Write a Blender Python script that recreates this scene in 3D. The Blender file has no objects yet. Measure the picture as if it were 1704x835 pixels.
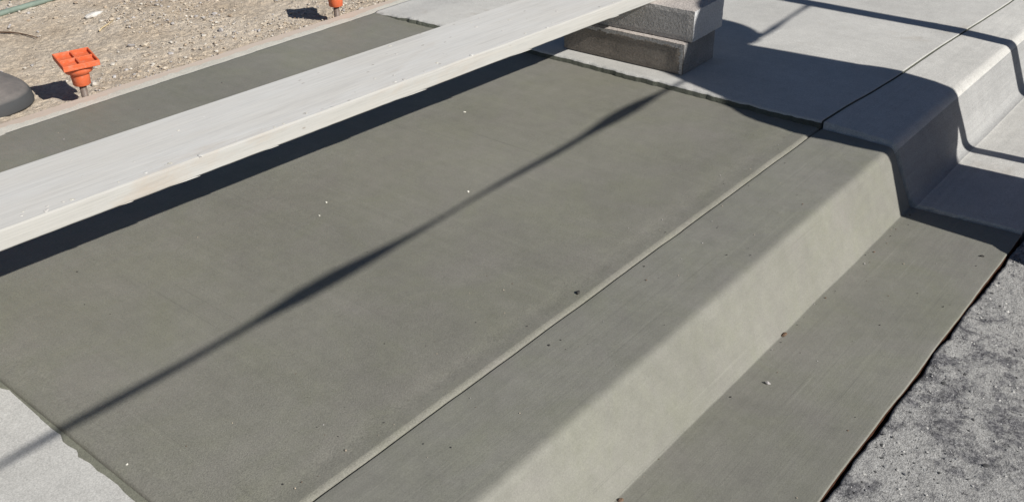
import bpy, bmesh, math, random
import numpy as np
from mathutils import Vector, Matrix

# ------------------------------------------------------------------ camera, sky, sun, exposure
scene = bpy.context.scene
col = scene.collection
random.seed(7)
RNG = np.random.default_rng(11)

cam_data = bpy.data.cameras.new('camera')
cam = bpy.data.objects.new('camera', cam_data)
col.objects.link(cam)
cam_data.sensor_width = 36.0
cam_data.lens = 34.45
cam_data.clip_start = 0.02
cam_data.clip_end = 500.0
# the two axes of the street as the camera sees them (right, down, forward)
_ex = Vector((1583.0, -985.5, 1630.75)).normalized()
_ey = Vector((-2253.0, -920.5, 1630.75)).normalized()
_ey = (_ey - _ex * _ey.dot(_ex)).normalized()
_ez = _ex.cross(_ey)
_rot = Matrix((_ex, _ey, _ez)) @ Matrix(((1, 0, 0), (0, -1, 0), (0, 0, -1)))
cam.matrix_world = Matrix.Translation((0, 0, 1.06)) @ _rot.to_4x4()
scene.camera = cam

SUN_EL = math.radians(34.8)
world = bpy.data.worlds.new('World')
scene.world = world
world.use_nodes = True
_nt = world.node_tree
_bg = _nt.nodes['Background']
_sky = _nt.nodes.new('ShaderNodeTexSky')
_sky.sky_type = 'NISHITA'
_sky.sun_disc = False
_sky.sun_elevation = SUN_EL
_sky.sun_rotation = math.radians(180.0)
_sky.altitude = 1200.0
_sky.dust_density = 0.4
_sky.air_density = 0.75
_sky.ozone_density = 0.3
_bg.inputs['Strength'].default_value = 0.05
_nt.links.new(_sky.outputs[0], _bg.inputs['Color'])

sun_data = bpy.data.lights.new('sun', 'SUN')
sun_data.energy = 5.0
sun_data.angle = math.radians(0.53)
sun_data.color = (1.0, 0.965, 0.905)
sun = bpy.data.objects.new('sun', sun_data)
col.objects.link(sun)
_to_sun = Vector((0.0, -math.cos(SUN_EL), math.sin(SUN_EL)))
sun.rotation_euler = _to_sun.to_track_quat('Z', 'Y').to_euler()
sun.location = _to_sun * 20

scene.view_settings.view_transform = 'Standard'
scene.view_settings.look = 'None'
scene.view_settings.gamma = 1.0
scene.view_settings.use_curve_mapping = False
scene.view_settings.exposure = 0.25

# ------------------------------------------------------------------ helpers
def tag(o, label=None, cat=None, group=None, kind=None):
    if label: o['label'] = label
    if cat: o['category'] = cat
    if group: o['group'] = group
    if kind: o['kind'] = kind
    return o

def empty(name, loc, rz=0.0):
    o = bpy.data.objects.new(name, None)
    o.empty_display_size = 0.05
    col.objects.link(o)
    o.location = loc
    o.rotation_euler = (0, 0, rz)
    return o

def link_mesh(name, me, mats, parent=None, smooth=True):
    o = bpy.data.objects.new(name, me)
    col.objects.link(o)
    for m in (mats if isinstance(mats, (list, tuple)) else [mats]):
        me.materials.append(m)
    if smooth:
        me.polygons.foreach_set('use_smooth', [True] * len(me.polygons))
    if parent: o.parent = parent
    return o

def from_bm(name, bm, mats, parent=None, smooth=True, loc=None, rot=None):
    me = bpy.data.meshes.new(name)
    bmesh.ops.recalc_face_normals(bm, faces=bm.faces[:])
    bm.to_mesh(me); bm.free()
    o = link_mesh(name, me, mats, parent, smooth)
    if loc: o.location = loc
    if rot: o.rotation_euler = rot
    return o

def _hash(ix, iy, seed):
    n = (ix.astype(np.int64) * 374761393 + iy.astype(np.int64) * 668265263 + seed * 1442695041) & 0x7fffffff
    n = ((n ^ (n >> 13)) * 1274126177) & 0x7fffffff
    n = (n ^ (n >> 16)) & 0xffff
    return n / 32767.5 - 1.0

def vnoise(x, y, seed=0):
    x, y = np.broadcast_arrays(np.asarray(x, float), np.asarray(y, float))
    ix, iy = np.floor(x).astype(np.int64), np.floor(y).astype(np.int64)
    fx, fy = x - ix, y - iy
    fx = fx * fx * fx * (fx * (fx * 6 - 15) + 10); fy = fy * fy * fy * (fy * (fy * 6 - 15) + 10)
    a, b = _hash(ix, iy, seed), _hash(ix + 1, iy, seed)
    c, d = _hash(ix, iy + 1, seed), _hash(ix + 1, iy + 1, seed)
    return (a + (b - a) * fx) * (1 - fy) + (c + (d - c) * fx) * fy

def fbm(x, y, octs=4, seed=0, gain=0.5):
    s, a, t = 0.0, 1.0, 0.0
    for k in range(octs):
        s = s + a * vnoise(np.asarray(x) * 2 ** k + 17.3 * k, np.asarray(y) * 2 ** k - 9.1 * k, seed + k)
        t += a; a *= gain
    return s / t

def sstep(t):
    t = np.clip(t, 0, 1)
    return t * t * (3 - 2 * t)

def sheet(name, X, Y, Z, mats, parent=None, mat_fn=None, smooth=True):
    """quads over 2-D arrays of coordinates, first index along x, second along +y"""
    n, m = X.shape
    me = bpy.data.meshes.new(name)
    V = np.stack([X, Y, Z], -1).reshape(-1, 3)
    i, j = np.meshgrid(np.arange(n - 1), np.arange(m - 1), indexing='ij')
    F = np.stack([i * m + j, (i + 1) * m + j, (i + 1) * m + j + 1, i * m + j + 1], -1).reshape(-1, 4)
    me.vertices.add(len(V)); me.vertices.foreach_set('co', V.ravel())
    me.loops.add(F.size); me.loops.foreach_set('vertex_index', F.ravel().astype(np.int32))
    me.polygons.add(len(F))
    me.polygons.foreach_set('loop_start', np.arange(0, F.size, 4, dtype=np.int32))
    me.polygons.foreach_set('loop_total', np.full(len(F), 4, dtype=np.int32))
    if mat_fn is not None:
        me.polygons.foreach_set('material_index', mat_fn(i.ravel(), j.ravel()).astype(np.int32))
    me.update(calc_edges=True); me.validate()
    return link_mesh(name, me, mats, parent, smooth)

def spread(a, b, step, lo=None, hi=None):
    """even samples a..b, then widening steps out to lo and hi"""
    s = list(np.linspace(a, b, max(2, int(round((b - a) / step)) + 1)))
    if hi is not None:
        d, p = step, b
        while p < hi:
            d *= 1.5; p = min(p + d, hi); s.append(p)
    if lo is not None:
        d, p = step, a; pre = []
        while p > lo:
            d *= 1.5; p = max(p - d, lo); pre.append(p)
        s = pre[::-1] + s
    return np.array(s)

def fillet(pts, n=7):
    """polyline [(y, z, radius)] with rounded corners"""
    out = []
    for k, p in enumerate(pts):
        P = Vector(p[:2]); r = p[2]
        if k in (0, len(pts) - 1) or r <= 0:
            out.append(P); continue
        A, B = Vector(pts[k - 1][:2]), Vector(pts[k + 1][:2])
        u, v = (A - P), (B - P)
        d = min(r, u.length * 0.45, v.length * 0.45)
        a, b = P + u.normalized() * d, P + v.normalized() * d
        for t in np.linspace(0, 1, n):
            out.append(a * (1 - t) ** 2 + P * 2 * t * (1 - t) + b * t * t)
    return out

def densify(pts, step):
    out = [pts[0]]
    for a, b in zip(pts, pts[1:]):
        n = max(1, int(math.ceil((b - a).length / step)))
        for k in range(1, n + 1): out.append(a.lerp(b, k / n))
    return np.array([[p[0], p[1]] for p in out])

def lathe(bm, prof, seg=24, mat=None, mi=0):
    """rings round z from [(radius, z)]; the ends are closed"""
    rings = []
    for r, z in prof:
        ring = []
        for k in range(seg):
            a = 2 * math.pi * k / seg
            v = Vector((r * math.cos(a), r * math.sin(a), z))
            ring.append(bm.verts.new(mat @ v if mat else v))
        rings.append(ring)
    fs = []
    for a, b in zip(rings, rings[1:]):
        for k in range(seg):
            fs.append(bm.faces.new((a[k], a[(k + 1) % seg], b[(k + 1) % seg], b[k])))
    fs.append(bm.faces.new(rings[0][::-1])); fs.append(bm.faces.new(rings[-1]))
    for f in fs: f.material_index = mi
    return fs

def tube(bm, pts, r, seg=8, taper=None):
    pts = [Vector(p) for p in pts]
    rings = []
    for k, p in enumerate(pts):
        d = (pts[min(k + 1, len(pts) - 1)] - pts[max(k - 1, 0)]).normalized()
        up = Vector((0, 0, 1)) if abs(d.z) < 0.9 else Vector((1, 0, 0))
        a = d.cross(up).normalized(); b = d.cross(a)
        rr = r if taper is None else r * taper[k]
        rings.append([bm.verts.new(p + (a * math.cos(2 * math.pi * s / seg) + b * math.sin(2 * math.pi * s / seg)) * rr) for s in range(seg)])
    for a, b in zip(rings, rings[1:]):
        for s in range(seg):
            bm.faces.new((a[s], a[(s + 1) % seg], b[(s + 1) % seg], b[s]))
    bm.faces.new(rings[0][::-1]); bm.faces.new(rings[-1])

def box(bm, lo, hi, mat=None):
    vs = []
    for z in (lo[2], hi[2]):
        for x, y in ((lo[0], lo[1]), (hi[0], lo[1]), (hi[0], hi[1]), (lo[0], hi[1])):
            v = Vector((x, y, z)); vs.append(bm.verts.new(mat @ v if mat else v))
    return [bm.faces.new([vs[k] for k in f]) for f in
            ((3, 2, 1, 0), (4, 5, 6, 7), (0, 1, 5, 4), (1, 2, 6, 5), (2, 3, 7, 6), (3, 0, 4, 7))]

# ------------------------------------------------------------------ materials
class Mat:
    def __init__(self, name, rough=0.85, spec=0.3):
        self.m = bpy.data.materials.new(name); self.m.use_nodes = True
        self.nt = self.m.node_tree; self.p = self.nt.nodes['Principled BSDF']
        self.p.inputs['Roughness'].default_value = rough
        self.p.inputs['Specular IOR Level'].default_value = spec
        self.tc = self.nt.nodes.new('ShaderNodeTexCoord')
        self.bump_prev = None
    def coords(self, scale=(1, 1, 1), rot=(0, 0, 0)):
        mp = self.nt.nodes.new('ShaderNodeMapping')
        mp.inputs['Scale'].default_value = scale; mp.inputs['Rotation'].default_value = rot
        self.nt.links.new(self.tc.outputs['Object'], mp.inputs['Vector'])
        return mp.outputs[0]
    def noise(self, scale, detail=4, rough=0.6, vec=None, dist=0.0):
        n = self.nt.nodes.new('ShaderNodeTexNoise')
        n.inputs['Scale'].default_value = scale; n.inputs['Detail'].default_value = detail
        n.inputs['Roughness'].default_value = rough; n.inputs['Distortion'].default_value = dist
        self.nt.links.new(vec if vec else self.coords(), n.inputs['Vector'])
        return n.outputs['Fac']
    def voro(self, scale, vec=None, feature='F1', out='Distance'):
        n = self.nt.nodes.new('ShaderNodeTexVoronoi'); n.feature = feature
        n.inputs['Scale'].default_value = scale
        self.nt.links.new(vec if vec else self.coords(), n.inputs['Vector'])
        return n.outputs[out]
    def ramp(self, fac, stops):
        r = self.nt.nodes.new('ShaderNodeValToRGB')
        el = r.color_ramp.elements
        while len(el) < len(stops): el.new(0.5)
        for e, (p, c) in zip(el, stops):
            e.position = p; e.color = (c[0], c[1], c[2], 1) if hasattr(c, '__len__') else (c, c, c, 1)
        self.nt.links.new(fac, r.inputs[0])
        return r.outputs[0]
    def mix(self, fac, a, b, mode='MIX'):
        n = self.nt.nodes.new('ShaderNodeMix'); n.data_type = 'RGBA'; n.blend_type = mode
        for sock, v in ((n.inputs[0], fac), (n.inputs[6], a), (n.inputs[7], b)):
            if hasattr(v, 'is_linked'): self.nt.links.new(v, sock)
            elif hasattr(v, '__len__'): sock.default_value = (v[0], v[1], v[2], 1)
            else: sock.default_value = v
        return n.outputs[2]
    def color(self, c):
        if hasattr(c, 'is_linked'): self.nt.links.new(c, self.p.inputs['Base Color'])
        else: self.p.inputs['Base Color'].default_value = (c[0], c[1], c[2], 1)
        return self
    def rough(self, s):
        self.nt.links.new(s, self.p.inputs['Roughness']); return self
    def bump(self, h, dist=0.001, strength=1.0):
        b = self.nt.nodes.new('ShaderNodeBump')
        b.inputs['Distance'].default_value = dist; b.inputs['Strength'].default_value = strength
        self.nt.links.new(h, b.inputs['Height'])
        if self.bump_prev: self.nt.links.new(self.bump_prev, b.inputs['Normal'])
        self.bump_prev = b.outputs[0]
        self.nt.links.new(b.outputs[0], self.p.inputs['Normal'])
        return self

def scale3(c, k): return (c[0] * k, c[1] * k, c[2] * k)

def concrete(name, base, var=0.12, grain=0.0006, streak=0.0, spots=0.0, rough=0.85, spec=0.25, streak_axis='y', dark=None, hue=False, fg=1.0):
    m = Mat(name, rough, spec)
    big = m.noise(2.2, 5, 0.6)
    c = m.ramp(big, [(0.28, scale3(base, 1 - var)), (0.5, base), (0.72, scale3(base, 1 + var))])
    if hue:
        h = m.noise(5.5, 5, 0.7, None, 0.6)
        c = m.mix(1.0, c, m.ramp(h, [(0.30, (0.985, 1.0, 0.94)), (0.5, (1.0, 1.0, 1.0)), (0.70, (1.02, 1.0, 1.04))]), 'MULTIPLY')
        d = m.noise(1.3, 6, 0.72, m.coords((1.0, 0.7, 1.0), (0, 0, 0.5)), 0.8)
        c = m.mix(1.0, c, m.ramp(d, [(0.30, 0.87), (0.5, 1.0), (0.70, 1.10)]), 'MULTIPLY')
        ln = m.noise(1.0, 2, 0.5, m.coords((150, 1.0, 150) if streak_axis == 'y' else (1.0, 150, 150), (0, 0, 0.10)))
        lm = m.mix(1.0, m.ramp(ln, [(0.66, 0.0), (0.72, 1.0)]), m.ramp(m.noise(2.6, 2, 0.5), [(0.52, 0.0), (0.62, 0.5)]), 'MULTIPLY')
        c = m.mix(lm, c, scale3(base, 1.22))
        dn = m.mix(1.0, m.ramp(ln, [(0.28, 1.0), (0.34, 0.0)]), m.ramp(m.noise(3.1, 2, 0.5), [(0.50, 0.0), (0.60, 0.6)]), 'MULTIPLY')
        c = m.mix(dn, c, scale3(base, 0.80))
    mid = m.noise(26, 4, 0.65)
    c = m.mix(1.0, c, m.ramp(mid, [(0.3, 0.94), (0.7, 1.06)]), 'MULTIPLY')
    fine = m.noise(420, 2, 0.6)
    c = m.mix(1.0, c, m.ramp(fine, [(0.25, 1 - .26 * fg), (0.5, 1.0), (0.78, 1 + .24 * fg)]), 'MULTIPLY')
    g2 = m.noise(170, 3, 0.7)
    c = m.mix(1.0, c, m.ramp(g2, [(0.28, 1 - .09 * fg), (0.5, 1.0), (0.74, 1 + .08 * fg)]), 'MULTIPLY')
    if streak:
        sc = (60, 1.3, 60) if streak_axis == 'y' else (1.3, 60, 60)
        s = m.noise(1.0, 4, 0.7, m.coords(sc, (0, 0, 0.06)), 0.4)
        c = m.mix(1.0, c, m.ramp(s, [(0.3, 1 - streak), (0.7, 1 + streak)]), 'MULTIPLY')
        m.bump(s, 0.0012, 0.5)
    if spots:
        v = m.voro(38)
        pit = m.ramp(v, [(0.0, 1.0), (0.035, 1.0), (0.06, 0.0)])
        sel = m.ramp(m.noise(9, 2, 0.5), [(0.56, 0.0), (0.62, 1.0)])
        f = m.mix(1.0, pit, sel, 'MULTIPLY')
        c = m.mix(f, c, scale3(base, 1 - spots))
    if dark:
        st = m.noise(4.5, 6, 0.7, None, 0.5)
        c = m.mix(m.ramp(st, [(0.60, 0.0), (0.76, 0.55)]), c, dark)
    m.color(c)
    m.bump(m.noise(75, 6, 0.78), grain * 2.0, 0.6)
    m.bump(fine, grain, 0.8)
    return m

FRESH = (0.195, 0.190, 0.160)
OLD = (0.485, 0.477, 0.452)
fresh_m = concrete('fresh_concrete', FRESH, 0.07, 0.0008, streak=0.042, spots=0.5, rough=0.62, spec=0.35, hue=True)
fresh_k = concrete('fresh_kerb_concrete', (0.198, 0.195, 0.168), 0.06, 0.0003, streak=0.03, spots=0.45, rough=0.62, spec=0.35, streak_axis='x', hue=True, fg=0.55)
slurry_m = concrete('slurry', (0.185, 0.185, 0.145), 0.12, 0.0009, rough=0.6, spec=0.35)
ragged_m = concrete('broken_edge', (0.11, 0.115, 0.092), 0.4, 0.004)
old_m = concrete('old_concrete', OLD, 0.10, 0.0004, streak=0.03, spots=0.35, dark=(0.37, 0.335, 0.29))
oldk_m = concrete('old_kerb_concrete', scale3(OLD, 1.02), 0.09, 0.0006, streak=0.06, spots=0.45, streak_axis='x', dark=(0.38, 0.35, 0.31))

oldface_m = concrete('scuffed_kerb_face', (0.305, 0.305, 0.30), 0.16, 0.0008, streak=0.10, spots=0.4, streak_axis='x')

def soil_material():
    m = Mat('soil', 0.95, 0.1)
    b = m.noise(3.2, 6, 0.62)
    c = m.ramp(b, [(0.25, (0.36, 0.30, 0.23)), (0.48, (0.465, 0.41, 0.335)), (0.72, (0.54, 0.50, 0.435))])
    f = m.noise(120, 3, 0.7)
    c = m.mix(1.0, c, m.ramp(f, [(0.3, 0.72), (0.5, 1.0), (0.72, 1.25)]), 'MULTIPLY')
    v = m.voro(95, out='Color')
    g = m.ramp(v, [(0.0, (0.8, 0.78, 0.78)), (1.0, (1.18, 1.12, 1.05))])
    c = m.mix(1.0, c, g, 'MULTIPLY')
    m.color(c)
    m.bump(m.noise(70, 5, 0.7), 0.005, 0.7); m.bump(m.voro(190), 0.003, 0.6)
    return m.m
soil_m = soil_material()

def road_material():
    m = Mat('worn_asphalt', 0.92, 0.15)
    n1 = m.noise(4.2, 10, 0.72, None, 0.9)
    n2 = m.noise(34, 7, 0.78, None, 0.5)
    agg = m.voro(210, out='Color')
    asph = m.ramp(agg, [(0.0, (0.06, 0.06, 0.068)), (0.5, (0.145, 0.143, 0.15)), (1.0, (0.32, 0.315, 0.315))])
    dst = m.ramp(m.noise(190, 4, 0.8), [(0.3, (0.22, 0.215, 0.21)), (0.5, (0.40, 0.395, 0.38)), (0.72, (0.56, 0.555, 0.54))])
    f1 = m.ramp(n1, [(0.42, 0.0), (0.50, 0.45), (0.60, 1.0)])
    f2 = m.ramp(n2, [(0.34, 0.0), (0.46, 0.45), (0.60, 1.0)])
    f = m.mix(0.55, f1, f2)
    f = m.ramp(f, [(0.34, 0.02), (0.50, 0.5), (0.68, 1.0)])
    c = m.mix(f, asph, dst)
    pits = m.ramp(m.noise(85, 6, 0.85), [(0.34, 0.25), (0.45, 1.0)])
    m.color(m.mix(1.0, c, pits, 'MULTIPLY'))
    m.bump(n2, 0.005, 0.6); m.bump(m.noise(130, 6, 0.85), 0.005, 0.75); m.bump(m.voro(300), 0.0012, 0.6)
    return m.m
road_m = road_material()

def plain(name, c, rough=0.6, spec=0.4, var=0.0, vs=40, bump=0.0, bs=200):
    m = Mat(name, rough, spec)
    if var:
        m.color(m.ramp(m.noise(vs, 4, 0.65), [(0.3, scale3(c, 1 - var)), (0.7, scale3(c, 1 + var))]))
    else: m.color(c)
    if bump: m.bump(m.noise(bs, 3, 0.6), bump, 0.7)
    return m.m

def wood_material(name, base, stain, grain=0.10, dusty=0.0, dust=(0.5, 0.5, 0.49), knots=True):
    m = Mat(name, 0.85, 0.15)
    g = m.noise(1.0, 6, 0.7, m.coords((1.6, 70, 70), (0, 0, 0.012)), 0.5)
    c = m.ramp(g, [(0.25, scale3(base, 1 - 2 * grain)), (0.5, base), (0.75, scale3(base, 1 + grain))])
    if dusty:
        d = m.noise(4, 6, 0.7, m.coords((0.45, 1.6, 1.6)), 0.5)
        c = m.mix(m.ramp(d, [(0.3, dusty * 0.4), (0.62, dusty)]), c, dust)
    s = m.noise(3.2, 6, 0.75, m.coords((0.6, 2.2, 2.2)), 0.6)
    c = m.mix(m.ramp(s, [(0.56, 0.0), (0.74, 0.55)]), c, stain)
    if knots:
        v = m.voro(2.4, m.coords((0.8, 2.6, 2.6)))
        c = m.mix(m.ramp(v, [(0.02, 0.5), (0.10, 0.0)]), c, (0.33, 0.27, 0.21))
        fl = m.voro(34, m.coords((0.6, 1.4, 1.4)))
        fs = m.ramp(m.noise(7, 2, 0.5), [(0.54, 0.0), (0.60, 1.0)])
        c = m.mix(m.mix(1.0, m.ramp(fl, [(0.07, 0.75), (0.12, 0.0)]), fs, 'MULTIPLY'), c, (0.26, 0.23, 0.20))
    ft = m.noise(1.0, 3, 0.7, m.coords((9, 210, 210)))
    c = m.mix(1.0, c, m.ramp(ft, [(0.3, 0.90), (0.5, 1.0), (0.7, 1.05)]), 'MULTIPLY')
    m.color(c)
    m.bump(g, 0.0010, 0.6); m.bump(ft, 0.0003, 0.6)
    return m.m
plank_top_m = wood_material('dusted_plank_face', (0.53, 0.505, 0.46), (0.47, 0.42, 0.36), 0.14, 0.80, (0.60, 0.60, 0.588))
plank_edge_m = wood_material('sawn_plank_edge', (0.39, 0.372, 0.335), (0.39, 0.32, 0.25), 0.15, 0.6, (0.425, 0.428, 0.418))
form_m = wood_material('form_lumber', (0.54, 0.43, 0.35), (0.44, 0.32, 0.24), 0.10, 0.6, (0.54, 0.49, 0.43), knots=False)
post_m = wood_material('post_lumber', (0.42, 0.33, 0.22), (0.30, 0.20, 0.12), 0.15)
splash_m = concrete('dried_splash', (0.57, 0.55, 0.485), 0.1, 0.0008)

def block_material(name, base, var, pit):
    m = Mat(name, 0.95, 0.1)
    c = m.ramp(m.noise(9, 5, 0.65), [(0.28, scale3(base, 1 - var)), (0.72, scale3(base, 1 + var))])
    g = m.noise(150, 4, 0.85)
    c = m.mix(1.0, c, m.ramp(g, [(0.3, 0.62), (0.5, 1.0), (0.72, 1.3)]), 'MULTIPLY')
    m.color(c)
    pv = m.voro(150)
    m.bump(m.noise(150, 5, 0.85), pit * 1.6, 0.8); m.bump(pv, pit, 0.7)
    return m
block_light = block_material('block_light', (0.45, 0.43, 0.41), 0.10, .0026)
block_top = block_material('block_top', (0.44, 0.40, 0.37), 0.12, .0015)
block_dark = block_material('block_dark', (0.27, 0.235, 0.20), 0.22, .0026)
block_side = block_material('block_side', (0.46, 0.46, 0.46), 0.07, .0010)
block_shade = block_material('block_side_painted_shade', (0.22, 0.215, 0.21), 0.25, .0015)  # darker copy of block_side; cast shadow on the lower block put into colour

def orange_material():
    m = Mat('orange_plastic', 0.55, 0.35)
    c = m.ramp(m.noise(40, 4, 0.65), [(0.3, (0.56, 0.10, 0.03)), (0.7, (0.68, 0.135, 0.045))])
    d = m.noise(70, 5, 0.75)
    m.color(m.mix(m.ramp(d, [(0.48, 0.04), (0.70, 0.38)]), c, (0.46, 0.36, 0.27)))
    m.bump(m.noise(160, 3, 0.6), 0.0006, 0.7)
    return m.m
orange_m = orange_material()
steel_m = plain('dull_steel', (0.15, 0.115, 0.095), 0.55, 0.5, 0.35, 90, 0.0008, 220)
hose_m = plain('green_hose_rubber', (0.17, 0.215, 0.18), 0.6, 0.3, 0.18, 30, 0.0005, 150)
twig_m = plain('twig_bark', (0.10, 0.065, 0.045), 0.9, 0.1, 0.3, 60, 0.001, 200)
straw_m = plain('dry_straw', (0.50, 0.40, 0.24), 0.8, 0.2, 0.2, 60)
mixer_m = plain('mixer_paint', (0.62, 0.22, 0.03), 0.5, 0.4, 0.2, 9, 0.0008, 60)
tyre_m = plain('tyre_rubber', (0.03, 0.03, 0.03), 0.8, 0.2)
post_orange = plain('post_orange', (0.75, 0.14, 0.03), 0.5, 0.35, 0.12, 14)
tape_m = plain('barrier_tape', (0.72, 0.52, 0.04), 0.4, 0.4)

def rubber_material():
    m = Mat('dusty_rubber', 0.8, 0.2)
    g = m.nt.nodes.new('ShaderNodeNewGeometry')
    sep = m.nt.nodes.new('ShaderNodeSeparateXYZ'); m.nt.links.new(g.outputs['Normal'], sep.inputs[0])
    n = m.noise(14, 5, 0.7)
    f = m.mix(1.0, m.ramp(sep.outputs[2], [(0.55, 0.12), (0.9, 1.0)]), m.ramp(n, [(0.3, 0.45), (0.7, 1.0)]), 'MULTIPLY')
    m.color(m.mix(f, (0.045, 0.049, 0.053), (0.20, 0.182, 0.170)))
    m.bump(m.noise(160, 4, 0.7), 0.001, 0.7)
    return m.m
rubber_m = rubber_material()
white_m = plain('pale_stone', (0.54, 0.52, 0.49), 0.85, 0.2, 0.15, 60, 0.003, 90)
chip_m = plain('white_chip', (0.70, 0.68, 0.60), 0.8, 0.2, 0.1, 60)
crumb_m = plain('dark_crumb', (0.05, 0.048, 0.045), 0.9, 0.2, 0.3, 90)
leaf_m = plain('dead_leaf', (0.15, 0.10, 0.07), 0.9, 0.1, 0.3, 90)
bed_m = plain('joint_bed_soil', (0.055, 0.03, 0.02), 1.0, 0.05, 0.4, 60, 0.006, 70)

rust_m = plain('rust_stain', (0.055, 0.026, 0.016), .95, .1, .4, 80, .003, 90)

# ------------------------------------------------------------------ the setting
XN, XF = 0.472, 2.393            # where the fresh pour begins and ends along the street
YJ, YB = 0.931, 2.655            # kerb joint, back edge against the form board
LO, HI = -60.0, 60.0

def yj(x):                       # line of the joint between pavement and kerb
    x = np.asarray(x, float)
    far = 0.931 - 0.031 * sstep((x - 2.37) / 0.55) - 0.036 * sstep((x - 2.9) / 1.1)
    return far + 0.0012 * fbm(x * 9, x * 0, 3, 3)

# ground below everything, seen only in the gaps
Xg, Yg = np.meshgrid(np.array([-260.0, -60, -5, 0, 1, 2, 3, 4, 8, 60, 260]), np.array([-260.0, -60, -5, 0, 1, 2, 3, 4, 8, 60, 260]), indexing='ij')
tag(sheet('ground', Xg, Yg, Xg * 0 - 0.30, [bed_m]), kind='structure')

def edge_drop(d, drop, w):       # tooled, rounded edge: lower towards d = 0
    t = np.clip(d / w, 0, 1)
    return -drop * (1 - np.sqrt(np.clip(1 - (1 - t) ** 2, 0, 1)))

# fresh slab
xs = np.concatenate([[XN, XN, XN + .002, XN + .005, XN + .009, XN + .014], spread(XN + .02, 2.43, .008)])
ds = np.concatenate([[0, 0, .0015, .003, .006, .0095, .0105, .0145, .02], spread(.026, YB - YJ - .012, .008), [YB - YJ - .005, YB - YJ, YB - YJ]])
DX, DS = np.meshgrid(xs, ds, indexing='ij')
jl = yj(np.minimum(DX, XF)) + .0022
bw = YB + .0035 * fbm(DX * 22, DX * 0, 4, 21) + .002
Ys = jl + DS / (YB - YJ) * (bw - jl)
Zs = .0006 * fbm(DX * 3.1, Ys * 2.2, 3, 4) + .0003 * fbm(DX * 16, Ys * 5, 3, 5)
Zs += -.0042 * np.clip(1 - DS / .0095, 0, 1) - .0015 * np.clip(1 - DS / .003, 0, 1) - .0012 * np.exp(-((DS - .045) / .022) ** 2)
Zs += edge_drop(DX - XN, .008, .016) - .0015 * np.exp(-((DX - XN - .04) / .02) ** 2)
Zs += .0008 * fbm(DX * 45, Ys * 45, 3, 9) * np.exp(-((DS - .05) / .035) ** 2)
Zs[0, :] -= .12; Zs[:, 0] -= .12; Zs[:, -1] -= .12
tag(sheet('fresh_slab', DX, Ys, Zs, [fresh_m.m]), kind='structure')

# kerb and gutter, one profile swept along the street
def kerb(name, x_arr, pts, mats, wob, seed, step=.01, ragged=None):
    prof = densify(fillet(pts), step)
    P = np.array(prof)
    n, m = len(x_arr), len(P)
    X = np.repeat(x_arr[:, None], m, 1)
    py = np.repeat(P[None, :, 0], n, 0); pz = np.repeat(P[None, :, 1], n, 0)
    j = (yj(x_arr) - YJ)[:, None] * np.clip((py - .735) / (YJ - .735), 0, 1)
    Y = py + j
    gut = np.clip((.66 - py) / .27, 0, 1)
    Y = Y + wob * fbm(X * 6, X * 0, 4, seed) * gut ** 2
    Y = Y + .0026 * fbm(X * 7, X * 0 + 3, 3, seed + 5) * (1 - np.clip((py - .66) / .07, 0, 1)) * (1 - gut)
    Z = pz + .0008 * fbm(X * 5, Y * 9, 3, seed + 8) + .0004 * fbm(X * 30, (py + pz) * 25, 2, seed + 9)
    if ragged is not None:
        side, amp = ragged
        k = 0 if side == 'lo' else -1
        X[k, :] += amp * fbm((P[:, 0] + P[:, 1]) * 60, P[:, 0] * 0, 3, seed + 2)
    # end faces: turn the first and last rings inward
    def cap(i):
        return X[i:i + 1], Y[i:i + 1] + .06 * np.clip((.75 - py[i:i + 1]) / .05, 0, 1), Z[i:i + 1] - .08
    a, b = cap(0), cap(-1)
    X = np.concatenate([a[0], X, b[0]]); Y = np.concatenate([a[1], Y, b[1]]); Z = np.concatenate([a[2], Z, b[2]])
    fm = None
    if len(mats) > 1:
        mid = (P[:-1] + P[1:]) / 2
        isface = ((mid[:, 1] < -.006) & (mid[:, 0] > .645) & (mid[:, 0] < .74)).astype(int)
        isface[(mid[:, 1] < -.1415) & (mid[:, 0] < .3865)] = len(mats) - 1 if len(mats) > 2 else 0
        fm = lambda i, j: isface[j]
    return tag(sheet(name, X, Y, Z, mats, mat_fn=fm), kind='structure')

new_prof = [(YJ - .0022, -.09, 0), (YJ - .0022, -.0025, .003), (.733, -.003, .015), (.660, -.152, .003), (.386, -.139, .004), (.3835, -.26, 0)]
old_prof = [(YJ - .0022, -.09, 0), (YJ - .0030, .0150, .002), (.728, .007, .024), (.664, -.146, .026), (.390, -.136, .008), (.388, -.26, 0)]
kerb('fresh_kerb', spread(XN, XF - .002, .01), new_prof[::-1], [fresh_k.m, fresh_k.m, rust_m], .003, 31)
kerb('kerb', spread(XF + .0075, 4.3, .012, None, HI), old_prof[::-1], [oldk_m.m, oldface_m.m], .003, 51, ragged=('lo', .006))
kerb('kerb.001', spread(-.2, XN - .004, .02, LO, None), old_prof[::-1], [oldk_m.m, oldface_m.m], .003, 71)

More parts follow.
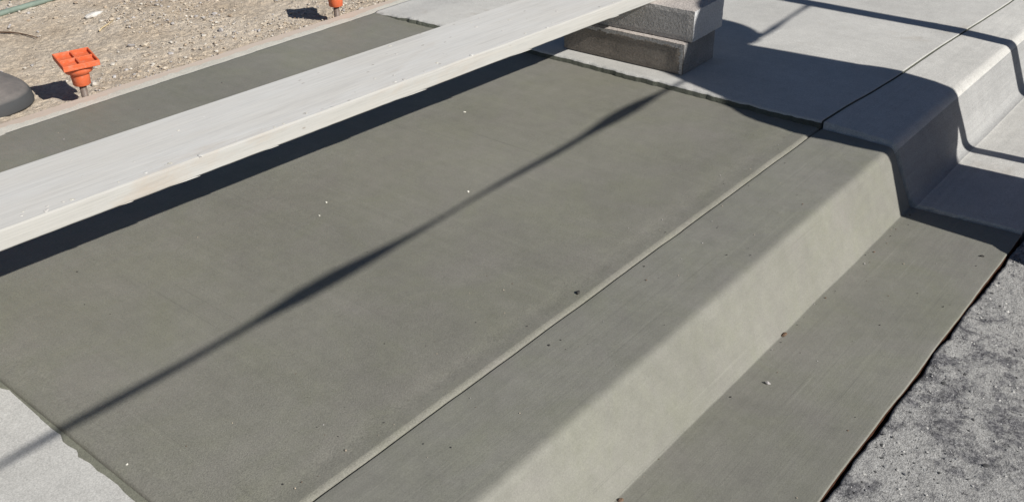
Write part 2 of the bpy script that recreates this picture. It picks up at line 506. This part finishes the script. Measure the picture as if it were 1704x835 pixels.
# old pavement beyond the pour: its broken edge stands a little above the fresh slab
def old_walk_z(x, y):
    return .005 + .012 * sstep((2.64 - y) / .2) + .0008 * fbm(x * 2.5, y * 2.5, 3, 14) + .0003 * fbm(x * 12, y * 12, 2, 15)
ys = np.concatenate([[0, 0, .002, .006, .012], spread(.018, YB - YJ, .006), [YB - YJ]])
xs = np.concatenate([[0, 0, .004, .010], spread(.02, 1.9, .02, None, HI - XF)])
OX, OD = np.meshgrid(xs, ys, indexing='ij')
edge = XF - .006 + .0055 * fbm(OD * 34, OD * 0, 4, 41) + .004 * fbm(OD * 5, OD * 0, 2, 44) + .008 * np.clip(1 - OD / .1, 0, 1)
OX2 = edge * np.clip(1 - OX / .06, 0, 1) + XF * np.clip(OX / .06, 0, 1) + OX
jl = yj(OX2) + .0022
OY = jl + OD / (YB - YJ) * (YB - jl)
OZ = old_walk_z(OX2, OY) + edge_drop(OD, .001, .003)
wr = .5 + .5 * fbm(OY * 55, OX2 * 0, 3, 47)
OZ[1, :] -= .0035 + .003 * wr[1, :]
OX2[0, :] -= .007 * wr[0, :] + .004
OZ[2, :] -= .001 * wr[2, :]
OZ[0, :] = -.004
OZ[:, 0] -= .1; OZ[:, -1] -= .1
tag(sheet('sidewalk', OX2, OY, OZ, [old_m.m, ragged_m.m], mat_fn=lambda i, j: ((i < 1) | (j < 1)).astype(int)), kind='structure')

# old pavement on the near side of the pour
ys = np.concatenate([[0, 0, .006, .012], spread(.02, YB - YJ, .02), [YB - YJ]])
xs = np.concatenate([spread(-.3, XN - .012, .02, LO, None), [XN - .007, XN - .004, XN - .003, XN - .003]])
OX, OD = np.meshgrid(xs, ys, indexing='ij')
OY = YJ + .002 + OD
OZ = .0008 * fbm(OX * 2.5, OY * 2.5, 3, 61) + .0003 * fbm(OX * 12, OY * 12, 2, 62) + edge_drop(OD, .005, .01) + .001
OZ[-2, :] -= .002
OZ[-1, :] -= .1; OZ[:, 0] -= .1; OZ[:, -1] -= .1
tag(sheet('sidewalk.001', OX, OY, OZ, [old_m.m]), kind='structure')

# slurry dragged over the edge of that old pavement
sm = [(1.70, .4605), (1.62, .463), (1.575, .458), (1.562, .459), (1.545, .467), (1.50, .465), (1.443, .463), (1.389, .461), (1.365, .463), (1.345, .4565), (1.331, .457), (1.31, .4605), (1.303, .458),
      (1.292, .4525), (1.285, .4545), (1.263, .458), (1.24, .4555), (1.22, .458), (1.187, .459), (1.16, .4555), (1.131, .456), (1.08, .460), (1.02, .457), (.96, .462)]
yy = np.linspace(.955, 1.70, 260)
xe = np.interp(yy, [p[0] for p in sm][::-1], [p[1] for p in sm][::-1]) + .0007 * fbm(yy * 70, yy * 0, 3, 81)
T = np.linspace(0, 1, 7)
SX = xe[None, :] + (XN - .0028 - xe[None, :]) * T[:, None]
SY = np.repeat(yy[None, :], 7, 0)
SZ = .0011 + .0008 * np.sin(np.clip(T * 1.25, 0, 1) * math.pi * .5)[:, None] + .0005 * fbm(SX * 200, SY * 60, 2, 82)
SZ[0, :] = .0006; SZ[-1, :] -= .0015
tag(sheet('slurry_smear', SX, SY, SZ, [slurry_m.m]), 'thin grey-green slurry film smeared along the edge of the old pavement', 'slurry', kind='stuff')

# road beyond the gutter lip
xs = spread(.9, 2.9, .006, LO, HI); ys = spread(-.05, .372, .006, LO, None)
ys = np.concatenate([ys, [.372]])
RX, RY = np.meshgrid(xs, ys, indexing='ij')
near = np.clip((RY - .30) / .07, 0, 1)
RY = RY + near * (.006 * fbm(RX * 14, RX * 0, 4, 91) + .0078)
amp = np.where((RX > .8) & (RX < 3) & (RY > -.2), 1.0, .3)
RZ = -.1435 + amp * (.003 * fbm(RX * 9, RY * 9, 4, 92) + .0018 * fbm(RX * 60, RY * 60, 3, 93, .7)) + near * .003 * fbm(RX * 30, RY * 30, 3, 94)
RZ[:, -1] -= .12
tag(sheet('road', RX, RY, RZ, [road_m], smooth=True), kind='structure')

# bare soil behind the form board
xs = spread(.95, 2.75, .0065, LO, HI); ys = np.concatenate([[2.748], spread(2.755, 4.45, .0065, None, HI)])
EX, EY = np.meshgrid(xs, ys, indexing='ij')
amp = np.where((EX > .8) & (EX < 3.2) & (EY < 4.8), 1.0, .35)
def soil_z(x, y):
    return -.033 + .012 * fbm(x * 3.2, y * 3.2, 3, 101) + .010 * np.clip((np.asarray(y) - 3.0) / 1.2, 0, 1)
EZ = soil_z(EX, EY) + amp * (.0032 * fbm(EX * 24, EY * 24, 3, 102) + .0035 * fbm(EX * 75, EY * 75, 2, 103))
EZ += .012 * np.exp(-(EY - 2.748) / .02) * (.5 + .7 * fbm(EX * 18, EX * 0, 3, 104))
EZ[:, 0] -= .06
tag(sheet('soil', EX, EY, EZ, [soil_m], smooth=True), kind='structure')

# pebbles and grit as one mass
def grit(name, pts, sizes, mats, label, cat, parent=None, flat=.7):
    base = []
    for s in range(5):
        bm = bmesh.new(); bmesh.ops.create_icosphere(bm, subdivisions=1, radius=1)
        r = np.random.default_rng(200 + s)
        V = np.array([v.co[:] for v in bm.verts]); V *= (1 + r.uniform(-.28, .28, (len(V), 1)))
        F = np.array([[v.index for v in f.verts] for f in bm.faces]); bm.free(); base.append((V, F))
    Vs, Fs, Ms, off = [], [], [], 0
    for p, sz in zip(pts, sizes):
        V, F = base[RNG.integers(5)]
        a = RNG.uniform(0, 6.283); ca, sa = math.cos(a), math.sin(a)
        S = V * np.array([sz * RNG.uniform(.8, 1.4), sz * RNG.uniform(.7, 1.1), sz * flat * RNG.uniform(.7, 1.1)])
        W = np.stack([S[:, 0] * ca - S[:, 1] * sa + p[0], S[:, 0] * sa + S[:, 1] * ca + p[1], S[:, 2] + p[2]], -1)
        Vs.append(W); Fs.append(F + off); Ms += [int(RNG.integers(len(mats)))] * len(F); off += len(V)
    me = bpy.data.meshes.new(name)
    me.from_pydata(np.concatenate(Vs).tolist(), [], np.concatenate(Fs).tolist())
    me.polygons.foreach_set('material_index', Ms)
    o = link_mesh(name, me, mats, parent, smooth=False)
    return tag(o, label, cat, kind='stuff')

peb = [plain('pebble_tan', (0.44, 0.37, 0.29), .9, .15, .25, 50), plain('pebble_pale', (0.56, 0.52, 0.46), .9, .15, .15, 50),
       plain('pebble_grey', (0.40, 0.38, 0.37), .9, .15, .25, 50), plain('pebble_brown', (0.36, 0.29, 0.22), .9, .15, .25, 50), plain('pebble_sand', (0.48, 0.42, 0.34), .9, .15, .2, 50)]
n = 11000
px = RNG.uniform(.95, 2.75, n); py = 2.752 + RNG.uniform(0, 1, n) ** 1.1 * 1.7
keep = fbm(px * 2.6, py * 2.6, 3, 151) + RNG.uniform(-.45, .45, n) > -.02
px, py = px[keep], py[keep]; n = len(px)
sz = np.clip(RNG.lognormal(math.log(.0025), .55, n), .0012, .013)
pz = soil_z(px, py) + sz * .25 + .002
grit('gravel', np.stack([px, py, pz], -1), sz, peb, 'loose pebbles and grit scattered over the bare tan soil', 'gravel')
n = 900
px = RNG.uniform(1.1, 2.7, n); py = .372 - np.abs(RNG.normal(0, .10, n)) - .002
sz = np.clip(RNG.lognormal(math.log(.0017), .5, n), .0010, .0055)
pz = -.1435 - sz * .15 + .002 * RNG.uniform(-.3, .6, n)
road_peb = [plain('chip_grey', (0.24, 0.24, 0.24), .9, .15, .3, 50), plain('chip_dark', (0.07, 0.07, 0.07), .9, .15, .3, 50), plain('chip_pale', (0.46, 0.45, 0.43), .9, .15, .2, 50)]
grit('road_grit', np.stack([px, py, pz], -1), sz, road_peb, 'loose stone chips along the broken asphalt edge by the gutter', 'grit')
# fine grit on the fresh pour, mostly near the joint
pts = []; 
for k in range(90):
    x = RNG.uniform(.55, 2.36)
    y = YJ + .02 + abs(RNG.normal(0, .10)) if RNG.random() < .55 else RNG.uniform(.96, 2.6)
    pts.append((x, y, .0008))
for k in range(40): pts.append((RNG.uniform(.8, 2.36), RNG.uniform(.76, .92), -.0015))
for k in range(60):
    y = RNG.choice([RNG.uniform(.41, .65), .657 - abs(RNG.normal(0, .012))]); pts.append((RNG.uniform(.95, 2.36), y, -.139 - (y - .387) / .273 * .013 + .001))
grit('cement_grit', pts, np.clip(RNG.lognormal(math.log(.0010), .4, len(pts)), .0006, .0024), [crumb_m, crumb_m, leaf_m, peb[2], peb[0]], 'tiny dark and pale specks of grit dropped on the fresh concrete', 'grit')

# ------------------------------------------------------------------ form board
xs = np.linspace(-.9, 3.35, 520)
bm = bmesh.new()
o = None
sec = [(YB - .006, -.09), (YB - .006, -.0035), (YB - .003, -.0015), (2.739, -.0025), (2.744, -.0055), (2.744, -.09)]
rings = []
for x in xs:
    w = float(.0012 * fbm(x * 12, 0.0, 3, 111))
    rings.append([bm.verts.new((x, y + w, z + (w * .4 if z > -.05 else 0))) for y, z in sec])
for a, b in zip(rings, rings[1:]):
    for k in range(len(sec)):
        bm.faces.new((a[k], b[k], b[(k + 1) % len(sec)], a[(k + 1) % len(sec)]))
bm.faces.new(rings[0]); bm.faces.new(rings[-1][::-1])
form = from_bm('form_board', bm, form_m, smooth=False)
tag(form, 'long flat wooden form board between the fresh slab and the bare soil', 'board')
# dried cement spilled over its inner half
xx = np.linspace(-.2, 2.75, 700)
wv = .050 + .018 * fbm(xx * 7, xx * 0, 4, 121) + .006 * fbm(xx * 45, xx * 0, 3, 122)
T = np.linspace(0, 1, 5)
SX = np.repeat(xx[:, None], 5, 1); SY = YB - .004 + T[None, :] * wv[:, None]
SZ = np.repeat((-.0004 - .0012 * T ** 3)[None, :], len(xx), 0) + .0004 * fbm(SX * 60, SY * 60, 2, 123)
spl = sheet('cement_splash', SX, SY, SZ, [splash_m.m], parent=form)
spl['label'] = 'pale dried cement spilled along the inner edge of the board'

# ------------------------------------------------------------------ concrete blocks
def block(name, corner, rz, mats, label, group, seed, size=(.194, .397, .094)):
    """local origin at the near lower corner on the street side; x along street, y towards the soil"""
    root = empty(name, corner, rz)
    nx, ny, nz = 10, 20, 7
    r = np.random.default_rng(seed)
    bm = bmesh.new()
    # lattice shell
    verts = {}
    def vert(i, j, k):
        key = (i, j, k)
        if key not in verts:
            p = np.array([i / nx * size[0], j / ny * size[1], k / nz * size[2]])
            q = p.copy()
            ends = [(i in (0, nx)), (j in (0, ny)), (k in (0, nz))]
            for a, (t, hi) in enumerate(((i, nx), (j, ny), (k, nz))):
                if t == 0 or t == hi:
                    d = 1 if t == 0 else -1
                    rough = .0001
                    q[a] += d * (abs(r.normal(0, rough)) + (.0006 * abs(r.normal(0, 1)) + .0008) * (sum(ends) > 1))
            verts[key] = bm.verts.new(q)
        return verts[key]
    def quad(a, b, c, d, mi):
        f = bm.faces.new((vert(*a), vert(*b), vert(*c), vert(*d))); f.material_index = mi
    for j in range(ny):
        for k in range(nz):
            quad((0, j, k), (0, j, k + 1), (0, j + 1, k + 1), (0, j + 1, k), 0)
            quad((nx, j, k), (nx, j + 1, k), (nx, j + 1, k + 1), (nx, j, k + 1), 0)
    for i in range(nx):
        for k in range(nz):
            quad((i, 0, k), (i + 1, 0, k), (i + 1, 0, k + 1), (i, 0, k + 1), 1)
            quad((i, ny, k), (i, ny, k + 1), (i + 1, ny, k + 1), (i + 1, ny, k), 1)
    for i in range(nx):
        for j in range(ny):
            quad((i, j, 0), (i, j + 1, 0), (i + 1, j + 1, 0), (i + 1, j, 0), 2)
            quad((i, j, nz), (i + 1, j, nz), (i + 1, j + 1, nz), (i, j + 1, nz), 2)
    from_bm('body', bm, mats, root, smooth=False)
    tag(root, label, 'block', group)
    return root

def crust(root, seed, size, thick=.0006):
    """mortar left along the top and street-side edges of the rough face"""
    r = np.random.default_rng(seed)
    bm = bmesh.new()
    nseg = 150
    prev = None
    for k in range(nseg + 1):
        y = .004 + (size[1] - .008) * k / nseg
        d = .004 + .0035 * abs(r.normal(0, 1)) + .005 * abs(math.sin(k * .13 + 1.1 * math.sin(k * .05)))
        a = bm.verts.new((-thick, y, size[2] - .0025)); b = bm.verts.new((-thick, y, size[2] - .0025 - min(d, .02)))
        if prev: bm.faces.new((prev[0], a, b, prev[1]))
        prev = (a, b)
    prev = None
    for k in range(40):
        z = .002 + (size[2] - .005) * k / 39
        d = .007 + .004 * abs(r.normal(0, 1))
        a = bm.verts.new((-thick * 1.5, .003, z)); b = bm.verts.new((-thick * 1.5, .003 + d, z))
        if prev: bm.faces.new((prev[0], prev[1], b, a))
        prev = (a, b)
    o = from_bm('mortar_crust', bm, [block_light.m], root, smooth=False)
    md = o.modifiers.new('thickness', 'SOLIDIFY'); md.thickness = .0006; md.offset = 1
    return o

SZ1 = (.194, .397, .095)
SZL = (.194, .435, .095)
low = block('concrete_block', (2.464, 1.404, .0185), math.radians(2.0), [block_dark.m, block_shade.m, block_top.m],
            'dark stained concrete block lying on the old pavement, lower of the pair', 'blocks propping the plank', 1, SZL)
crust(low, 5, SZL)
upp = block('concrete_block', (2.487, 1.392, .1145), math.radians(2.8), [block_light.m, block_side.m, block_top.m],
            'pale grey concrete block on top of the dark block, under the plank', 'blocks propping the plank', 2, SZ1)
block('concrete_block', (.06, 1.46, .004), math.radians(1), [block_light.m, block_side.m, block_top.m],
      'grey concrete block on the near pavement, lower of its pair under the plank', 'blocks propping the plank', 3, SZ1)
block('concrete_block', (.065, 1.45, .1005), math.radians(-2), [block_light.m, block_side.m, block_top.m],
      'grey concrete block on the near pavement, upper of its pair under the plank', 'blocks propping the plank', 4, (.194, .397, .1065))

# ------------------------------------------------------------------ plank
PL, PW, PT = 3.05, .236, .038
plank = empty('plank', (.0, 1.656, .2095), math.atan(-.0465))
N = 380
bm = bmesh.new()
rings = []
uu = np.linspace(-.22, PL - .22, N)
jag = np.abs(fbm(uu * 5, uu * 0, 3, 131)) * .0006 + .0003 * fbm(uu * 60, uu * 0, 3, 132)
cren = .0005 * fbm(uu * 9, uu * 0 + 4, 3, 133)
for k, u in enumerate(uu):
    e = float(jag[k]); c = float(cren[k])
    sec = [(.0015 + c, 0 - e), (0 + c * .6, .002), (0 + c * .3, PT * .5), (.0005 + c, PT - .004), (.004 + c, PT - .0005 + c * .5), (PW * .33, PT + c), (PW * .66, PT - c), (PW - .004, PT), (PW, PT - .004), (PW, .003), (PW - .003, 0)]
    rings.append([bm.verts.new((u, y, z)) for y, z in sec])
S = len(sec)
for a, b in zip(rings, rings[1:]):
    for k in range(S):
        f = bm.faces.new((a[k], b[k], b[(k + 1) % S], a[(k + 1) % S]))
        f.material_index = 1 if k in (0, 1, 2, 3, 7, 8, 9) else 0
bm.faces.new(rings[0]).material_index = 1; bm.faces.new(rings[-1][::-1]).material_index = 1
from_bm('board', bm, [plank_top_m, plank_edge_m], plank, smooth=False)
# splinters hanging off the lower arris
for (u, l, d) in ((.775, .03, .003), (.88, .07, .005), (1.10, .04, .003), (1.47, .10, .005), (1.86, .09, .006), (2.28, .05, .004)):
    bm = bmesh.new()
    pts = [(u, .0005, .0008), (u + l * .8, .0008, .0008), (u + l, .0005, -d * .35), (u + l * .5, .0003, -d * .2)]
    a = [bm.verts.new(p) for p in pts]; b = [bm.verts.new((p[0], p[1] + .0018, p[2])) for p in pts]
    bm.faces.new(a); bm.faces.new(b[::-1])
    for k in range(4): bm.faces.new((a[k], b[k], b[(k + 1) % 4], a[(k + 1) % 4]))
    from_bm('splinter', bm, plank_edge_m, plank, smooth=False)
pp = [(RNG.uniform(.3, 2.6), RNG.uniform(.01, PW - .01), PT) for k in range(46)] + [(RNG.uniform(.3, 2.6), abs(RNG.normal(0, .012)) + .005, PT) for k in range(26)]
so = grit('cement_splatter', pp, np.clip(RNG.lognormal(math.log(.0026), .5, len(pp)), .001, .007), [splash_m.m, white_m, plank_top_m], None, None, parent=plank, flat=.28)
so['label'] = 'small dried cement splashes on the upper face of the plank'
tag(plank, 'long cement-dusted pale plank bridging the wet slab, resting on concrete blocks', 'plank')

# ------------------------------------------------------------------ stakes with orange safety caps
def make_stake(name, loc, yaw, tilt, label):
    root = empty(name, loc, yaw)
    bm = bmesh.new()
    lathe(bm, [(.0105, -.25), (.0105, .045)], 12)
    rod = from_bm('rod', bm, steel_m, root)
    cap = bpy.data.objects.new('safety_cap', None)
    bm = bmesh.new()
    T = Matrix.Rotation(tilt, 4, 'X')
    # sleeve and flared collar
    lathe(bm, [(.0225, .030), (.0250, .032), (.0268, .062), (.0275, .066), (.038, .071), (.0415, .080), (.0415, .092), (.036, .099)], 28)
    sleeve = from_bm('safety_cap', bm, orange_m, root)
    # square tray: base, rim and cross ribs
    h, w, zb = .052, .005, .104
    bm = bmesh.new()
    M = Matrix.Translation((0, 0, zb)) @ T
    box(bm, (-h, -h, -.006), (h, h, .001), M)
    for lo, hi in (((-h, -h, .0), (h, -h + w, .0105)), ((-h, h - w, .0), (h, h, .0105)), ((-h, -h + w, .0), (-h + w, h - w, .0105)), ((h - w, -h + w, .0), (h, h - w, .0105)),
                   ((-h + w, -.0035, .0), (h - w, .0035, .0095)), ((-.0035, -h + w, .0), (.0035, -.0035, .0095)), ((-.0035, .0035, .0), (.0035, h - w, .0095))):
        box(bm, lo, hi, M)
    o = from_bm('plate', bm, orange_m, sleeve, smooth=False)
    md = o.modifiers.new('bevel', 'BEVEL'); md.width = .0012; md.segments = 2
    bpy.data.objects.remove(cap)
    tag(root, label, 'stake', 'form stakes with orange caps')
    return root
make_stake('form_stake', (1.297, 2.757, 0), math.radians(-13), math.radians(7), 'steel form stake with square orange safety cap, beside the black rubber base')
make_stake('form_stake', (2.293, 2.758, 0), math.radians(-36), math.radians(3), 'steel form stake with orange cap, farther one near the far slab corner')

# ------------------------------------------------------------------ portable posts on rubber bases
def rounded_base(bm, hx, hy, h, rings_, n=48, p=3.2):
    rr = []
    for s, z in rings_:
        ring = []
        for k in range(n):
            a = 2 * math.pi * k / n
            c, d = math.cos(a), math.sin(a)
            q = (abs(c) ** p + abs(d) ** p) ** (-1 / p)
            ring.append(bm.verts.new((hx * s * q * c, hy * s * q * d, z * h)))
        rr.append(ring)
    for a, b in zip(rr, rr[1:]):
        for k in range(n): bm.faces.new((a[k], a[(k + 1) % n], b[(k + 1) % n], b[k]))
    bm.faces.new(rr[0][::-1]); bm.faces.new(rr[-1])

def portable_post(loc, rz, height, label, group, r=.033, base=(.2, .2)):
    root = empty('delineator_post', loc, rz)
    bm = bmesh.new()
    rounded_base(bm, base[0], base[1], .052, [(1.0, 0), (1.01, .12), (.985, .62), (.955, .80), (.90, .92), (.70, 1.22), (.45, 1.5), (.30, 1.62), (.26, 1.66)])
    from_bm('rubber_base', bm, rubber_m, root)
    bm = bmesh.new()
    lathe(bm, [(r * .9, .06), (r, .08), (r, height - .05), (r * .75, height - .02), (r * .4, height)], 20)
    from_bm('post', bm, post_orange, root)
    for z in (height * .62, height * .8):
        bm = bmesh.new(); lathe(bm, [(r + .0012, z - .04), (r + .0016, z - .038), (r + .0016, z + .038), (r + .0012, z + .04)], 20)
        from_bm('reflective_band', bm, chip_m, root)
    tag(root, label, 'post', group)
    return root
portable_post((1.045, 3.11, -.033), math.radians(4), .95, 'worn black rubber post base on the soil, cut by the left picture edge', 'portable posts', base=(.19, .26))
portable_post((3.388, -.15, -.149), 0, 1.50, 'tall orange post in the road beside the mixer holding the tape', 'portable posts')
portable_post((-1.35, -.15, -.149), 0, 1.50, 'tall orange post in the road behind the camera holding the tape', 'portable posts')

# barrier tape strung between the two road posts, crumpled and twisted
def barrier_tape():
    te = math.tan(SUN_EL)
    keys = [(-1.32, .012), (.2, .0062), (.36, .0060), (.48, .0062), (.70, .0060), (.85, .0085), (.98, .0160), (1.08, .0150), (1.25, .0075), (1.55, .0056), (1.75, .0060), (1.95, .0100), (2.1, .0175), (2.2, .0150), (2.34, .0050), (2.42, .0050), (2.75, .005), (2.92, .0055), (3.05, .0105), (3.18, .0075), (3.3, .006), (3.355, .008)]
    xs = np.linspace(-1.32, 3.357, 420)
    w = np.interp(xs, [k[0] for k in keys], [k[1] for k in keys])
    sy = np.interp(xs, [-1.3, .365, .472, .947, 1.531, 2.04, 2.436, 2.974, 3.388], [1.362, 1.370, 1.3735, 1.379, 1.388, 1.4015, 1.4075, 1.4225, 1.445])
    zc = (sy + .15) * te
    ph = .12 * np.sin(xs * 3.1)
    bm = bmesh.new(); prev = None
    for k, x in enumerate(xs):
        ring = []
        for s in (-1, -.35, .35, 1):
            fold = .004 * math.sin(x * 11 + s * 2.4)
            ring.append(bm.verts.new((x, -.15 + s * w[k] * math.sin(ph[k]) + fold, zc[k] + s * w[k] * math.cos(ph[k]) * 1.0)))
        if prev:
            for a in range(3): bm.faces.new((prev[a], ring[a], ring[a + 1], prev[a + 1]))
        prev = ring
    o = from_bm('barrier_tape', bm, tape_m)
    md = o.modifiers.new('thickness', 'SOLIDIFY'); md.thickness = .0006
    tag(o, 'twisted yellow barrier tape strung between two orange road posts', 'tape')
barrier_tape()

# ------------------------------------------------------------------ unseen mixer in the road, guessed and shaped to cast the wide shadow
def mixer():
    g = -.149; y0 = -.12
    root = empty('unseen_mixer', (2.6, y0, g))
    def L(x, y, z): return (x - 2.6, y, z - g)
    # tilted drum
    axis = Vector((.122, 0, .993)).normalized()
    rot = Vector((0, 0, 1)).rotation_difference(axis).to_matrix().to_4x4()
    M = Matrix.Translation(L(2.61, 0, .745)) @ rot
    bm = bmesh.new()
    lathe(bm, [(.06, -.30), (.14, -.285), (.225, -.22), (.268, -.10), (.275, -.04), (.275, .04), (.262, .09), (.170, .42), (.176, .435), (.163, .44), (.153, .42), (.245, .09), (.255, 0), (.20, -.19), (.03, -.27)], 40, M)
    drum = from_bm('drum', bm, mixer_m, root)
    bm = bmesh.new()
    lathe(bm, [(.277, -.03), (.290, -.028), (.290, .028), (.277, .03)], 40, M)
    from_bm('ring_gear', bm, steel_m, drum)
    # tilt wheel at the side, a solid disc added to widen the shadow
    bm = bmesh.new()
    Mt = Matrix.Translation(L(2.885, -.02, 1.215)) @ Matrix.Rotation(math.pi / 2, 4, 'X')
    lathe(bm, [(.03, -.012), (.10, -.006), (.135, -.012), (.145, 0), (.135, .012), (.10, .006), (.03, .012)], 30, Mt)
    from_bm('tilt_wheel', bm, steel_m, root)
    # motor housing
    bm = bmesh.new()
    box(bm, L(2.245, -.10, -.10), L(2.718, .10, .56))
    for v in bm.verts:
        if v.co.z > .4 and v.co.x < 0: v.co.x += .125
    o = from_bm('motor_housing', bm, mixer_m, root, smooth=False)
    md = o.modifiers.new('bevel', 'BEVEL'); md.width = .015; md.segments = 3
    bm = bmesh.new(); tube(bm, [L(2.838, .0, -.149), L(2.838, .0, .45), L(2.82, .0, .72)], .0225, 10); from_bm('leg', bm, steel_m, root)
    bm = bmesh.new(); tube(bm, [L(2.838, -.28, -.13), L(2.838, .28, -.13)], .02, 8); from_bm('foot_bar', bm, steel_m, root)
    bm = bmesh.new(); tube(bm, [L(2.6, 0, -.06), L(2.838, 0, -.06)], .018, 8); from_bm('base_bar', bm, steel_m, root)
    for s in (-1, 1):
        bm = bmesh.new()
        Mw = Matrix.Translation(L(2.37, s * .23, -.029)) @ Matrix.Rotation(math.pi / 2, 4, 'X')
        lathe(bm, [(.06, -.025), (.105, -.03), (.12, -.02), (.12, .02), (.105, .03), (.06, .025)], 26, Mw)
        w = from_bm('wheel', bm, tyre_m, root)
        bm = bmesh.new(); lathe(bm, [(.02, -.034), (.06, -.031), (.06, .031), (.02, .034)], 20, Mw); from_bm('hub', bm, steel_m, w)
    tag(root, 'unseen orange concrete mixer in the road by the gutter, guessed and shaped to its shadow', 'mixer')
mixer()

# ------------------------------------------------------------------ small things on the soil
def hose(name, pts, r, label):
    bm = bmesh.new(); tube(bm, pts, r, 10); return tag(from_bm(name, bm, hose_m), label, 'hose', 'hoses on the soil')
def hp(pts, r): return [(x, y, float(soil_z(x, y)) + r) for x, y in pts]
t = np.linspace(0, 1, 30)
hose('garden_hose', hp([(1.2 + 1.3 * a, 3.855 - .03 * math.sin(a * 7) + .05 * a * a, ) for a in t], .0105), .0105, 'green hose lying across the bare soil at the upper left')
hose('garden_hose', hp([(1.3 + .9 * a, 3.92 + .27 * a) for a in t], .008), .008, 'second green hose just showing in the upper left corner')
def twig(pts, r, label, m=twig_m, name='twig', cat='twig'):
    bm = bmesh.new(); P = hp(pts, r + .003); tube(bm, P, r, 6, [1 - .5 * k / (len(P) - 1) for k in range(len(P))])
    return tag(from_bm(name, bm, m), label, cat)
twig([(1.44, 3.67), (1.46, 3.632), (1.485, 3.607), (1.503, 3.575), (1.514, 3.539), (1.521, 3.485)], .0035, 'thin dark curved twig on the soil left of the pale stone')
twig([(1.69, 3.36), (1.712, 3.378), (1.745, 3.392), (1.785, 3.42)], .003, 'short tan straw stalk on the soil below the pale stone', straw_m, 'straw_stalk', 'straw')
bm = bmesh.new()
bmesh.ops.create_icosphere(bm, subdivisions=3, radius=1)
for v in bm.verts:
    q = v.co.copy(); nn = float(fbm(q.x * 2.2 + 5, q.y * 2.2 + q.z, 3, 141))
    v.co = Vector((q.x * .045 * (1 + .3 * nn), q.y * .014 * (1 + .5 * nn), q.z * .009 * (1 + .3 * nn)))
tag(from_bm('pale_stone', bm, white_m, loc=(1.775, 3.548, float(soil_z(1.775, 3.548)) + .006), rot=(0, 0, .25)), 'flat elongated whitish stone on the soil below the green hose', 'stone')

# ------------------------------------------------------------------ crumbs and chips on the fresh pour
def crumb(name, loc, size, m, label, cat, seed, flat=.6):
    r = np.random.default_rng(seed)
    bm = bmesh.new(); bmesh.ops.create_icosphere(bm, subdivisions=2, radius=1)
    for v in bm.verts:
        k = 1 + r.uniform(-.25, .25)
        v.co = Vector((v.co.x * size * 1.3 * k, v.co.y * size * .8 * k, v.co.z * size * flat * k))
    return tag(from_bm(name, bm, m, smooth=False, loc=(loc[0], loc[1], loc[2] + size * flat * .7), rot=(0, 0, r.uniform(0, 6))), label, cat)
def gz(y): return -.139 - (y - .387) / .273 * .013
crumb('concrete_crumb', (1.332, .956, -.001), .0045, crumb_m, 'dark crumb beside the joint, largest one on the fresh slab', 'crumb', 1, .8)
crumb('white_chip', (1.886, 1.761, 0), .0035, chip_m, 'white chip on the fresh slab near the far stretch of the plank shadow', 'chip', 2, .4)
crumb('white_chip', (1.526, 1.424, 0), .0036, chip_m, 'white chip on the fresh slab touching the tape shadow', 'chip', 3, .4)
crumb('white_chip', (1.279, 1.649, 0), .0028, chip_m, 'white chip in mid slab between plank and tape shadow, farther of two', 'chip', 4, .4)
crumb('white_chip', (1.226, 1.612, 0), .0022, chip_m, 'white chip in mid slab between plank and tape shadow, nearer of two', 'chip', 5, .4)
crumb('white_chip', (.494, 1.218, -.002), .0024, chip_m, 'white chip at the near edge of the slab beside the slurry smear', 'chip', 6, .5)
crumb('dead_leaf_scrap', (1.661, .655, gz(.655)), .006, leaf_m, 'brown leaf scrap at the foot of the kerb face, farther one', 'leaf', 7, .5)
crumb('dead_leaf_scrap', (1.046, .652, gz(.652)), .0045, leaf_m, 'brown leaf scrap at the foot of the kerb face, nearest the bottom edge', 'leaf', 8, .5)
crumb('stone_chip', (1.487, .605, gz(.605)), .0042, peb[2], 'small grey stone lying on the fresh gutter', 'chip', 9, .8)
crumb('stone_chip', (1.489, .745, -.008), .0035, peb[1], 'small pale stone on the rounded kerb edge', 'chip', 10, .6)
crumb('stone_chip', (2.229, .431, gz(.431)), .004, crumb_m, 'small dark stone on the gutter close to the far shadow', 'chip', 11, .6)
